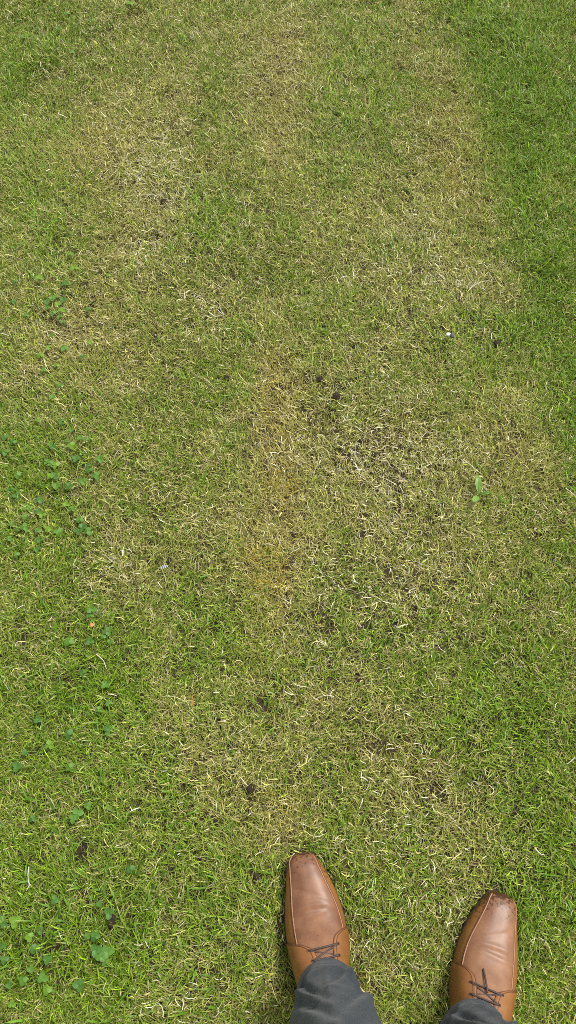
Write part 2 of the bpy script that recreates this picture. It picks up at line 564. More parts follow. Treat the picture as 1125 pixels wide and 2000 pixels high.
def build_dead():
    x, y, az = scatter(52000, .5, .010, 7)
    lush, bare, moss, white = fields(x, y)
    keep = rng.random(len(x)) > .25 + .55 * sstep(.35, 1.1, lush) - .25 * white + .25 * bare + .5 * sstep(.42, .25, fnoise(x, y, .016, 411, 2))
    x, y, az, lush, bare, white = [a[keep] for a in (x, y, az, lush, bare, white)]
    n = len(x)
    flow = fnoise(x, y, .2, 151, 2) * 5.0 + .6
    k = rng.random(n) < .4
    az = np.where(k, flow + rng.normal(0, .6, n), az)
    L = np.clip(rng.normal(.0185, .007, n), .006, .045)
    W = np.clip(rng.normal(.00110, .00034, n), .0005, .0026)
    a0 = np.clip(rng.normal(1.0, .35, n), .15, 1.5)
    curl = rng.normal(.45, .6, n); turn = rng.normal(0, 1.3, n)
    col = dead_color(white, n)
    z = hground(x, y) + rng.random(n) ** 1.5 * .011
    ok, az, L = keep_off_shoes(x, y, az, L)
    sel = [a[ok] for a in (x, y, L, W, az, a0, curl, turn, col)]
    V, F, C = blades_mixed(sel, z=z[ok], short=.018)
    return mesh_np('dead_grass', V, F, C)


def build_moss():
    x, y, az = scatter(90000, .7, .006, 12)
    lush, bare, moss, white = fields(x, y)
    keep = rng.random(len(x)) < sstep(.30, .95, moss) * .42
    x, y, az = x[keep], y[keep], az[keep]
    n = len(x)
    L = rng.uniform(.006, .014, n); W = rng.uniform(.0012, .0022, n)
    col = mixc((.36, .255, .034), (.30, .27, .045), rng.random(n)) * rng.lognormal(0, .2, n)[:, None]
    z = hground(x, y) + rng.random(n) * .016
    d, _, _ = shoe_sd(x, y)
    ok = d > .004
    V, F, C = blades(x[ok], y[ok], L[ok], W[ok], az[ok], rng.normal(.6, .3, ok.sum()), rng.normal(.5, .5, ok.sum()), rng.normal(0, 1, ok.sum()), col[ok], z=z[ok])
    print('moss', ok.sum())
    return mesh_np('moss', V, F, C)


link('lawn_grass', build_live(), M['grass'], kind='stuff', label='short patchy green and yellowing lawn grass around the shoes', cat='grass')
link('dead_grass', build_dead(), M['straw'], kind='stuff', label='bleached straw coloured dead grass tangled among the green blades', cat='dead grass')
link('moss', build_moss(), M['moss'], kind='stuff', label='orange yellow moss in the worn strip of lawn', cat='moss')


# the lawn going on outside the spot that was photographed: turf patches set round it
def turf_patch(i):
    n = 5200
    r = np.sqrt(rng.random(n)) * .17; a = rng.random(n) * 6.283
    x, y = r * np.cos(a), r * np.sin(a)
    az = rng.random(n) * 6.283
    lush = np.full(n, (.5, .65, .85)[i]) + (fnoise(x, y, .05, 200 + i, 2) - .5)
    L = np.clip(rng.normal(.022, .007, n), .008, .05); W = np.clip(rng.normal(.00145, .0004, n), .0007, .003)
    dead = rng.random(n) < .3
    col = np.where(dead[:, None], dead_color(np.zeros(n), n), live_color(lush, n))
    V, F, C = blades(x, y, L, W, az, np.clip(rng.normal(.75, .3, n), .1, 1.4), np.abs(rng.normal(.7, .5, n)), rng.normal(0, .7, n), col, z=np.full(n, .0))
    me = mesh_np('turf_patch', V, F, C)
    me.materials.append(M['grass'])
    return bpy.data.objects.new('turf_patch', me)


def surrounding_lawn():
    st = .19
    gx, gy = np.meshgrid(np.arange(-3.9, 3.9, st), np.arange(-2.9, 4.9, st))
    x = gx.ravel() + rng.uniform(-.06, .06, gx.size); y = gy.ravel() + rng.uniform(-.06, .06, gx.size)
    ok = ~in_view(x, y, .03)
    x, y = x[ok], y[ok]
    me = bpy.data.meshes.new('surrounding_lawn')
    me.from_pydata(np.stack([x, y, hground(x, y)], 1).tolist(), [], [])
    o = link('surrounding_lawn', me, None, kind='stuff', label='wider lawn of short grass stretching around the worn patch', cat='grass')
    ng = bpy.data.node_groups.new('spread_turf', 'GeometryNodeTree')
    ng.interface.new_socket('Geometry', in_out='INPUT', socket_type='NodeSocketGeometry')
    ng.interface.new_socket('Geometry', in_out='OUTPUT', socket_type='NodeSocketGeometry')
    nd, lk = ng.nodes, ng.links
    gi = nd.new('NodeGroupInput'); go = nd.new('NodeGroupOutput')
    jn = nd.new('GeometryNodeGeometryToInstance')
    for i in range(3):
        oi = nd.new('GeometryNodeObjectInfo'); oi.inputs[0].default_value = turf_patch(i)
        oi.inputs[1].default_value = True
        lk.new(oi.outputs['Geometry'], jn.inputs[0])
    iop = nd.new('GeometryNodeInstanceOnPoints')
    iop.inputs['Pick Instance'].default_value = True
    rv = nd.new('FunctionNodeRandomValue'); rv.data_type = 'FLOAT_VECTOR'
    rv.inputs[0].default_value = (0, 0, 0); rv.inputs[1].default_value = (0, 0, 6.283)
    lk.new(gi.outputs[0], iop.inputs['Points']); lk.new(jn.outputs[0], iop.inputs['Instance'])
    lk.new(rv.outputs[0], iop.inputs['Rotation'])
    ri = nd.new('FunctionNodeRandomValue'); ri.data_type = 'INT'
    ri.inputs[4].default_value = 0; ri.inputs[5].default_value = 2
    lk.new(ri.outputs[2], iop.inputs['Instance Index'])
    lk.new(iop.outputs[0], go.inputs[0])
    mod = o.modifiers.new('spread_turf', 'NODES'); mod.node_group = ng


surrounding_lawn()


# ------------------------------------------------------------------ leather, cloth
def leather(name, dark, light, mud=0.5, sheen_rough=0.42, mud_side=0.0):
    m, n, l, b = new_mat(name)
    tc = n.new('ShaderNodeTexCoord')
    n1 = N(n, 'ShaderNodeTexNoise'); n1.inputs['Scale'].default_value = 22; n1.inputs['Detail'].default_value = 5; n1.inputs['Roughness'].default_value = .6
    l.new(tc.outputs['Object'], n1.inputs['Vector'])
    r1 = ramp(n, [(0.30, dark), (0.72, light)])
    l.new(n1.outputs['Fac'], r1.inputs[0])
    # wet specks and mud, thick at the toe and along the sole edge
    sx = n.new('ShaderNodeSeparateXYZ'); l.new(tc.outputs['Object'], sx.inputs[0])
    toe = n.new('ShaderNodeMapRange'); toe.inputs[1].default_value = -0.075; toe.inputs[2].default_value = 0.0
    toe.inputs[3].default_value = 0.0; toe.inputs[4].default_value = 0.22 * mud
    l.new(sx.outputs['Y'], toe.inputs[0])
    tip = n.new('ShaderNodeMapRange'); tip.inputs[1].default_value = -0.016; tip.inputs[2].default_value = 0.0
    tip.inputs[3].default_value = 0.0; tip.inputs[4].default_value = 0.22 * mud
    l.new(sx.outputs['Y'], tip.inputs[0])
    low = n.new('ShaderNodeMapRange'); low.inputs[1].default_value = 0.034; low.inputs[2].default_value = 0.014
    low.inputs[3].default_value = 0.0; low.inputs[4].default_value = 0.24 * mud
    l.new(sx.outputs['Z'], low.inputs[0])
    sid = n.new('ShaderNodeMapRange'); sid.inputs[1].default_value = 0.0; sid.inputs[2].default_value = -0.030
    sid.inputs[3].default_value = 0.0; sid.inputs[4].default_value = mud_side
    l.new(sx.outputs['X'], sid.inputs[0])
    front = n.new('ShaderNodeMapRange'); front.inputs[1].default_value = -0.07; front.inputs[2].default_value = -0.015
    l.new(sx.outputs['Y'], front.inputs[0])
    sm = N(n, 'ShaderNodeMath', operation='MULTIPLY'); l.new(sid.outputs[0], sm.inputs[0]); l.new(front.outputs[0], sm.inputs[1])
    ad = N(n, 'ShaderNodeMath', operation='ADD'); l.new(toe.outputs[0], ad.inputs[0]); l.new(tip.outputs[0], ad.inputs[1])
    lowf = N(n, 'ShaderNodeMath', operation='MULTIPLY'); fa = N(n, 'ShaderNodeMath', operation='MULTIPLY_ADD'); fa.inputs[1].default_value = .5 if mud > .9 else .1; fa.inputs[2].default_value = .5
    l.new(front.outputs[0], fa.inputs[0]); l.new(low.outputs[0], lowf.inputs[0]); l.new(fa.outputs[0], lowf.inputs[1])
    ad2 = N(n, 'ShaderNodeMath', operation='ADD'); l.new(ad.outputs[0], ad2.inputs[0]); l.new(lowf.outputs[0], ad2.inputs[1])
    ad3 = N(n, 'ShaderNodeMath', operation='ADD'); l.new(ad2.outputs[0], ad3.inputs[0]); l.new(sm.outputs[0], ad3.inputs[1])
    n2 = N(n, 'ShaderNodeTexNoise'); n2.inputs['Scale'].default_value = 190; n2.inputs['Detail'].default_value = 3
    l.new(tc.outputs['Object'], n2.inputs['Vector'])
    ad4 = N(n, 'ShaderNodeMath', operation='ADD'); l.new(ad3.outputs[0], ad4.inputs[0]); l.new(n2.outputs['Fac'], ad4.inputs[1])
    sp = n.new('ShaderNodeMapRange'); sp.inputs[1].default_value = 0.70; sp.inputs[2].default_value = 0.78
    l.new(ad4.outputs[0], sp.inputs[0])
    mx = N(n, 'ShaderNodeMixRGB'); mx.inputs[2].default_value = (0.050, 0.020, 0.009, 1)
    l.new(sp.outputs[0], mx.inputs[0]); l.new(r1.outputs[0], mx.inputs[1])
    l.new(mx.outputs[0], b.inputs['Base Color'])
    n3 = N(n, 'ShaderNodeTexVoronoi'); n3.inputs['Scale'].default_value = 900
    l.new(tc.outputs['Object'], n3.inputs['Vector'])
    bp = n.new('ShaderNodeBump'); bp.inputs['Strength'].default_value = .10; bp.inputs['Distance'].default_value = .0004
    l.new(n3.outputs['Distance'], bp.inputs['Height']); l.new(bp.outputs[0], b.inputs['Normal'])
    b.inputs['Roughness'].default_value = sheen_rough
    b.inputs['Specular IOR Level'].default_value = .38
    return m


M['vamp'] = leather('vamp_leather', (0.095, 0.036, 0.016), (0.225, 0.105, 0.049), .55)
M['side'] = leather('side_leather', (0.145, 0.056, 0.015), (0.245, 0.104, 0.028), .8)
M['vamp_muddy'] = leather('vamp_leather_muddy', (0.115, 0.046, 0.020), (0.24, 0.116, 0.054), .95)
M['side_muddy'] = leather('side_leather_muddy', (0.145, 0.056, 0.015), (0.24, 0.102, 0.028), 1.1, mud_side=0.0)
M['piping'] = plain('piping_leather', (0.25, 0.12, 0.060), .5, .4, .15)
M['stitch'] = plain('stitched_edge', (0.10, 0.040, 0.018), .6, .3, .2)
M['lace'] = plain('waxed_lace', (0.045, 0.028, 0.022), .55, .4, .3, 1500, bump=.4)
M['sole'] = plain('rubber_sole', (0.05, 0.028, 0.016), .7, .3, .3)
M['sock'] = plain('dark_sock', (0.02, 0.02, 0.024), .9, .1, .3, 900)


def cloth():
    m, n, l, b = new_mat('grey_blue_suiting')
    tc = n.new('ShaderNodeTexCoord')
    n1 = N(n, 'ShaderNodeTexNoise'); n1.inputs['Scale'].default_value = 700; n1.inputs['Detail'].default_value = 3
    mp = n.new('ShaderNodeMapping'); mp.inputs['Scale'].default_value = (1, 1, .35)
    l.new(tc.outputs['Object'], mp.inputs[0]); l.new(mp.outputs[0], n1.inputs['Vector'])
    r1 = ramp(n, [(.30, (.009, .014, .0195)), (.5, (.017, .0245, .033)), (.72, (.032, .044, .057))])
    l.new(n1.outputs['Fac'], r1.inputs[0])
    l.new(r1.outputs[0], b.inputs['Base Color'])
    b.inputs['Roughness'].default_value = .85
    b.inputs['Specular IOR Level'].default_value = .2
    b.inputs['Sheen Weight'].default_value = .08
    b.inputs['Sheen Roughness'].default_value = .5
    bp = n.new('ShaderNodeBump'); bp.inputs['Strength'].default_value = .3; bp.inputs['Distance'].default_value = .0005
    l.new(n1.outputs['Fac'], bp.inputs['Height']); l.new(bp.outputs[0], b.inputs['Normal'])
    return m


M['cloth'] = cloth()

# ------------------------------------------------------------------ the person: two shoes and trousers
PX, PY = 0.135, -0.17
person = link('person', None, label='person standing on the lawn in tan leather shoes and grey blue trousers', cat='person')
person.location = (PX, PY, 0)

TOPH = np.array([(0, .024), (.003, .032), (.008, .0385), (.016, .0435), (.03, .047), (.06, .0515), (.09, .057), (.12, .067),
                 (.145, .081), (.17, .096), (.20, .108), (.24, .112), (.28, .104), (.298, .085)])
ZB = 0.012
PW = 0.72                       # section squareness


def sec(s, t, off=0.0):
    """point of the upper at distance s behind the toe, section angle t (0 inner edge, pi outer edge); local x,y,z"""
    s, t = np.broadcast_arrays(np.asarray(s, float), np.asarray(t, float))
    wi, wo = spline(OUT_I, s), -spline(OUT_O, s)
    mid = (wi - wo) / 2; hw = (wi + wo) / 2
    c, sn = np.cos(t), np.clip(np.sin(t), 0, 1)
    H = spline(TOPH, s)
    px = PW + .14 * sstep(.12, .2, s)
    ex = np.sign(c) * np.abs(c) ** px
    ez = sn ** (.80 - .1 * sstep(.1, .2, s))
    # creases across the ball of the foot
    cre = -.0016 * np.exp(-((s - .088 - .012 * ex ** 2) / .0045) ** 2) - .0012 * np.exp(-((s - .102 + .010 * ex) / .0035) ** 2) \
        + .0012 * np.exp(-((s - .095) / .006) ** 2) - .0008 * np.exp(-((s - .070 - .02 * ex) / .004) ** 2)
    H = H + cre * np.clip(sn * 1.6 - .6, 0, 1)
    x = mid + (hw + off) * ex
    z = ZB + (H + off - ZB) * ez
    y = -s + off * .6 * np.exp(-s / .01)
    return np.stack([x, y, z], -1)


def t_of(s, x):
    s = np.asarray(s, float); x = np.asarray(x, float)
    wi, wo = spline(OUT_I, s), -spline(OUT_O, s)
    mid = (wi - wo) / 2; hw = (wi + wo) / 2
    px = PW + .14 * sstep(.12, .2, s)
    e = np.clip((x - mid) / hw, -.995, .995)
    return np.arccos(np.sign(e) * np.abs(e) ** (1 / px))


SEAM_O = np.array([(-.001, -.013), (.004, -.0215), (.010, -.0265), (.026, -.0285), (.058, -.030), (.095, -.032), (.13, -.031), (.16, -.028), (.2, -.028)])
SEAM_I = np.array([(-.001, .010), (.006, .0150), (.026, .0225), (.05, .031), (.074, .040), (.10, .0475), (.128, .0515), (.16, .051), (.2, .046)])


def both(P, mir):
    P = np.array(P, float)
    if mir:
        P[..., 0] *= -1
    return P


def make_shoe(toe, ang, mir, label, muddy):
    e = link('shoe', None, parent=person, label=label)
    e.location = (toe[0] - PX, toe[1] - PY, 0.0)
    e.rotation_euler = (0, 0, ang)

    def add(name, me, mat):
        if mir:
            me.flip_normals()
        return link(name, me, mat, e)
    vm, sm = (M['vamp_muddy'], M['side_muddy']) if muddy else (M['vamp'], M['side'])
    ns = 70
    s = np.concatenate([.02 * (np.linspace(0, 1, 22) ** 1.6), np.linspace(.02, .215, ns)[1:]])
    to, ti = t_of(s, spline(SEAM_O, s)), t_of(s, spline(SEAM_I, s))
    u = np.linspace(0, 1, 31)
    # apron / vamp, running on under the facings as the tongue
    T = ti[:, None] * (1 - u) + to[:, None] * u
    P = sec(s[:, None], T, 0.0)
    P[..., 2] += .0010 * (np.sin(np.pi * u) ** .3)[None]
    add('vamp', grid_mesh('vamp', both(P, mir)), vm)
    # side panels from the seam down to the sole
    for nm, a, bb in (('i', np.zeros_like(s), ti), ('o', to, np.full_like(s, np.pi))):
        u2 = np.linspace(0, 1, 15)
        Pp = sec(s[:, None], a[:, None] * (1 - u2) + bb[:, None] * u2, -.0004)
        add('side_panel', grid_mesh('side_panel', both(Pp, mir)), sm)
    # toe front closing the upper down to the sole
    tt = np.linspace(0, np.pi, 25)
    top = sec(np.zeros(25), tt, -.0004); bot = top.copy(); bot[:, 2] = ZB - .004
    add('toe_cap', grid_mesh('toe_cap', both(np.stack([top, bot]), mir)), sm)
    # raised seams
    for tab, smax in ((SEAM_O, .148), (SEAM_I, .134)):
        ss = np.linspace(.005, smax, 60)
        path = sec(ss, t_of(ss, spline(tab, ss)), .0005)
        add('seam', tube_mesh('seam', both(path, mir), .00125, 8), M['piping'])
        path2 = sec(ss, t_of(ss, spline(tab, ss) + (.0022 if tab is SEAM_I else -.0022)), .0001)
        add('stitching', tube_mesh('stitching', both(path2, mir), .0007, 6), M['stitch'])
    # facings (quarters): flaps lying over the vamp
    for side in ('o', 'i'):
        s0 = .143 if side == 'o' else .128
        ds = .019 if side == 'o' else .021
        k = np.linspace(0, 1, 56)
        sq = s0 + (.297 - s0) * (k ** 2.6)
        f = np.clip((sq - s0) / ds, 0, 1)
        rnd = 1 - (1 - (1 - f) ** 3.0) ** (1 / 3.0)      # 1 at the front edge, 0 once inside
        if side == 'o':
            xin = np.interp(sq, [.14, .165, .20, .23, .28, .297], [-.008, .001, .003, -.012, -.008, .003])
            xo = spline(OUT_O, sq) * .97
        else:
            xin = np.interp(sq, [.13, .155, .20, .23, .28, .297], [.034, .0295, .027, .026, .018, .006])
            xo = spline(OUT_I, sq) * .97
        te = t_of(sq, xin); tend = np.full_like(sq, np.pi if side == 'o' else 0.0)
        t1 = te + (tend - te) * rnd * .93
        uu = np.linspace(0, 1, 22)
        Tq = t1[:, None] * (1 - uu) + tend[:, None] * uu
        offs = .0028 - .0010 * sstep(.5, 1, uu)
        Pq = sec(sq[:, None], Tq, offs[None])
        # turned edge thickness
        edge_in = sec(sq, t1, -.0005)
        Pq2 = np.concatenate([edge_in[:, None], Pq], axis=1)
        q = add('quarter', grid_mesh('quarter', both(Pq2, mir)), sm)
        # stitch line just inside the edge, on the flap
        fr = sq < .2
        if side == 'o':
            tin = t1 + .10 * (1 - rnd * .6)
        else:
            tin = t1 - .10 * (1 - rnd * .6)
        sp = sec(sq[fr] + .0020 * rnd[fr], tin[fr], .0030)
        add('stitching', tube_mesh('stitching', both(sp, mir), .0006, 6), M['stitch'])
        ep = sec(sq[fr], t1[fr], .0022)
        add('facing_edge', tube_mesh('facing_edge', both(ep, mir), .0009, 6), M['stitch'])
    # eyelets and laces
    ey = {('o', 0): (.155, -.011), ('o', 1): (.170, -.006), ('i', 0): (.150, .0375), ('i', 1): (.167, .0365), ('o', 2): (.187, -.004), ('i', 2): (.184, .036)}

    def onsurf(s_, x_, off=.004):
        return sec(np.array([s_]), t_of(np.array([s_]), np.array([x_])), off)[0]

    def lace_path(a, bq, lift):
        A, B = onsurf(*a, .0035), onsurf(*bq, .0035)
        k = np.linspace(0, 1, 20)[:, None]
        Q = A * (1 - k) + B * k
        Q[:, 2] += lift * np.sin(np.pi * k[:, 0]) + .0005
        # duck into the eyelets
        Q[0, 2] -= .003; Q[-1, 2] -= .003
        return Q
    runs = [(ey['o', 0], ey['i', 0], .003), (ey['o', 1], ey['i', 1], .003), (ey['o', 0], ey['i', 1], .0008), (ey['o', 1], ey['i', 0], .0002), (ey['o', 2], ey['i', 2], .003)]
    for a, bq, lf in runs:
        add('lace', tube_mesh('lace', both(lace_path(a, bq, lf), mir), .00165, 8), M['lace'])
    if muddy:       # one loose lace end lies forward over the vamp
        A, B = onsurf(.158, .013, .006), onsurf(.126, .020, .0022)
        k = np.linspace(0, 1, 16)[:, None]
        Q = A * (1 - k) + B * k
        Q[:, 2] += .003 * np.sin(np.pi * k[:, 0])
        add('lace', tube_mesh('lace', both(Q, mir), .0016, 8), M['lace'])
    for kk, (a, bq) in ey.items():
        c = onsurf(a, bq, .0030)
        an = np.linspace(0, 2 * np.pi, 13)
        ring = np.stack([c[0] + .0021 * np.cos(an), c[1] + .0021 * np.sin(an), np.full(13, c[2] + .0003)], -1)
        add('eyelet', tube_mesh('eyelet', both(ring, mir), .0007, 6), M['stitch'])
    # sole with heel
    ss = np.linspace(0, .298, 60)
    xo, xi = spline(OUT_O, ss) - .0008, spline(OUT_I, ss) + .0008
    loop = np.concatenate([np.stack([xo, -ss], 1), np.stack([xi, -ss], 1)[::-1]])
    loop[0, 1] += .002; loop[-1, 1] += .002
    n_ = len(loop)
    prof = [(.0, .96), (.002, 1.0), (ZB - .002, 1.0), (ZB + .0005, .97)]
    cx = np.array([.006, -.149])
    rings = [np.column_stack([(loop - cx) * k2 + cx, np.full(n_, z_)]) for z_, k2 in prof]
    V = np.concatenate(rings)
    F = []
    for r_ in range(3):
        i = np.arange(n_); j = (i + 1) % n_
        F.append(np.stack([r_ * n_ + i, r_ * n_ + j, (r_ + 1) * n_ + j, (r_ + 1) * n_ + i], 1))
    quads = np.concatenate(F)
    capb = np.arange(n_)[::-1][None]; capt = (3 * n_ + np.arange(n_))[None]
    add('sole', mesh_np('sole', both(V, mir), [quads, capb, capt], smooth=False), M['sole'])
    # sock rising out of the shoe into the trouser leg
    an = np.linspace(0, 2 * np.pi, 24, endpoint=False)
    zz = np.linspace(.05, .20, 10)
    rr = np.interp(zz, [.05, .10, .14, .20], [.034, .036, .038, .042])
    yc = np.interp(zz, [.05, .10, .20], [-.225, -.232, -.238])
    Ps = np.stack([.006 + rr[None] * .86 * np.cos(an)[:, None] + 0 * zz[None], yc[None] + rr[None] * 1.15 * np.sin(an)[:, None], np.broadcast_to(zz, (24, 10))], -1)
    add('sock', grid_mesh('sock', both(Ps, mir), close_u=True), M['sock'])
    return e


make_shoe(TOE_L, ANG_L, False, 'tan leather shoe with neatly crossed dark laces and a lightly specked toe', False)
make_shoe(TOE_R, ANG_R, True, 'tan leather shoe with muddy toe and a loose dark lace end', True)


def leg_grid(toe, ang, mir, hipx, seed):
    """one trouser leg as rings from the hem (high over the laces, low at the heel) to the hip, world xy"""
    na, nz = 96, 120
    a = np.linspace(0, 2 * np.pi, na, endpoint=False)          # 0 = local +x (inner), pi/2 = to the toe
    k = np.linspace(0, 1, nz) ** 1.5
    A, K = np.meshgrid(a, k, indexing='ij')
    front = .5 + .5 * np.sin(A)
    zh = .050 + .066 * front ** 1.3 + .002 * np.sin(2 * A + seed)
    Z = zh + (1.0 - zh) * K
    rx = np.interp(Z, [.05, .12, .25, .45, .70, 1.0], [.054, .056, .062, .072, .090, .098])
    ry = np.interp(Z, [.05, .12, .25, .45, .70, 1.0], [.070, .064, .066, .080, .098, .11])
    # the cloth breaks over the shoe: a few leaning folds that die out up the leg
    fall = np.exp(-np.clip(Z - .10, 0, 1) / .30)
    up = (Z - zh)
    fold = np.zeros_like(Z)
    fl = [(1.2, .07, 1.2, .05, .010), (2.1, .15, -1.5, .07, .017), (1.0, .23, 1.4, .08, .017), (1.9, .36, -1.4, .09, .017), (.6, .13, -1.0, .06, .013),
          (2.7, .25, 1.2, .08, .014), (3.6, .10, .6, .05, .007), (5.0, .08, .8, .05, .007), (1.5, .52, 1.2, .10, .012)]
    for (a0, z0, slope, wd, amp) in fl:
        a0 = a0 + .25 * math.sin(seed * 7.1 + a0 * 3)
        da = (A - a0 + np.pi) % (2 * np.pi) - np.pi
        q = up - z0 - slope * .20 * da
        prof = np.exp(-np.abs(q / (wd * .50)) ** 1.3) - .9 * np.exp(-((q + wd * .8) / (wd * .38)) ** 2)
        fold += .58 * amp * prof * np.exp(-(da / .62) ** 2)
    nzz = (fnoise(A * .06 + seed, Z + .03 * np.sin(A), .05, 300 + int(seed * 10), 3) - .5) * .010
    crease = .0030 * np.exp(-(((A - 1.60 + np.pi) % (2 * np.pi) - np.pi) / .09) ** 2) * sstep(.02, .10, up)      # pressed front crease
    d = fold * (.35 + .65 * fall) * sstep(-.01, .09, up) + nzz * fall * sstep(0, .05, up) + crease
    rx = rx + d; ry = ry + d
    lx, ls = (.025, .234) if mir else (.013, .232)
    wx, wy = shoe_world(toe, ang, mir, np.array(lx), np.array(ls))
    X0 = wx + (hipx - wx) * K; Y0 = wy + (-.27 - wy) * K
    sgn = -1 if mir else 1
    ux = np.cos(A) * rx * sgn; uy = np.sin(A) * ry
    c, sn = math.cos(ang), math.sin(ang)
    X = X0 + ux * c - uy * sn
    Y = Y0 + ux * sn + uy * c
    return np.stack([X - PX, Y - PY, Z], -1)


def make_trousers():
    V, Q = [], []
    base = 0
    for toe, ang, mir, hx, sd_ in ((TOE_L, ANG_L, False, PX - .065, 1.0), (TOE_R, ANG_R, True, PX + .085, 2.3)):
        P = leg_grid(toe, ang, mir, hx, sd_)
        nu, nv = P.shape[:2]
        idx = np.arange(nu * nv).reshape(nu, nv) + base
        b2 = np.roll(idx, -1, axis=0)
        q = np.stack([idx[:, :-1], b2[:, :-1], b2[:, 1:], idx[:, 1:]], -1).reshape(-1, 4)
        if mir:
            q = q[:, ::-1]
        V.append(P.reshape(-1, 3)); Q.append(q); base += nu * nv
    # seat and waist
    a = np.linspace(0, 2 * np.pi, 64, endpoint=False); z = np.array([.80, .84, .90, .97, 1.04])
    rx = np.array([.10, .165, .185, .18, .17]); ry = np.array([.07, .115, .125, .12, .115])
    P = np.stack([np.cos(a)[:, None] * rx, -.10 + np.sin(a)[:, None] * ry, np.broadcast_to(z, (64, 5))], -1)
    idx = np.arange(64 * 5).reshape(64, 5) + base; b2 = np.roll(idx, -1, axis=0)
    Q.append(np.stack([idx[:, :-1], b2[:, :-1], b2[:, 1:], idx[:, 1:]], -1).reshape(-1, 4)); V.append(P.reshape(-1, 3))
    me = mesh_np('trousers', np.concatenate(V), [np.concatenate(Q)])
    o = link('trousers', me, M['cloth'], person)
    so = o.modifiers.new('thickness', 'SOLIDIFY'); so.thickness = .0022; so.offset = -1
    return o


make_trousers()


# ------------------------------------------------------------------ clover, each leaf on its own stem
def gz(px, py, lift=.0):
    x, y = g(px, py, .02)
    return x, y, float(hground(x, y)[0]) + lift


def leaflet_mesh():
    k = 7
    out = [(0, 0)]
    t = np.linspace(0, 1, k)
    ln, wd = .0125, .0062
    prof = wd * np.sin(np.pi * np.clip(t, 0, 1) ** .8) ** .7
    prof[-1] = wd * .18
    V = []
    for i, tt in enumerate(t):
        yy = ln * tt * (1.0 if i < k - 1 else .97)
        V += [(-prof[i], yy, .0016 * prof[i] / wd - .0012 * tt ** 2), (0, yy, -.0012 * tt ** 2), (prof[i], yy, .0016 * prof[i] / wd - .0012 * tt ** 2)]
    V = np.array(V)
    F = []
    for i in range(k - 1):
        a = 3 * i
        F += [(a, a + 1, a + 4, a + 3), (a + 1, a + 2, a + 5, a + 4)]
    return mesh_np('leaflet', V, [np.array(F)])


CLOVER_MATS = [plain('clover_green', (.082, .185, .020), .5, .3, .25, 250, .2), plain('clover_deep', (.058, .148, .020), .5, .3, .25, 250, .2),
               plain('clover_bright', (.13, .25, .018), .5, .3, .2, 250, .25)]
M['stem'] = plain('clover_stem', (.10, .19, .05), .5, .3, .2)
LEAF = []
for cm in CLOVER_MATS:
    lm = leaflet_mesh(); lm.materials.append(cm); LEAF.append(lm)


def clover(px, py, label, group):
    lift = random.uniform(.016, .024)
    x, y, z = gz(px, py)
    d = shoe_sd(np.array([x]), np.array([y]))[0][0]
    if d < .01:
        return
    mi = random.choices((0, 1, 2), (6, 4, 2))[0]
    tone = ('mid green', 'dark green', 'bright yellow green')[mi]
    c = link('clover', None, label=tone + ' ' + label, cat='clover', group=tone + ' ' + group)
    c.location = (x, y, z)
    sx, sy = random.uniform(-.008, .008), random.uniform(-.008, .008)
    k = np.linspace(0, 1, 6)
    st = np.stack([sx * (1 - k) ** 1.5, sy * (1 - k) ** 1.5, -.002 + (lift + .002) * k], 1)
    link('stem', tube_mesh('stem', st, .0007, 5), M['stem'], c)
    rot = random.uniform(0, 6.28); sc = random.uniform(.55, 1.0)
    tx, ty = random.uniform(-.35, .35), random.uniform(-.35, .35)
    for i in range(3):
        o = link('leaflet', LEAF[mi], None, c)
        o.location = (0, 0, lift)
        o.rotation_euler = (tx + random.uniform(-.12, .12), ty + random.uniform(-.12, .12), rot + i * 2.094 + random.uniform(-.15, .15))
        o.scale = (sc, sc, sc)


def crop(ox, oy, k, pts):
    return [(ox + a / k, oy + b / k) for a, b in pts]


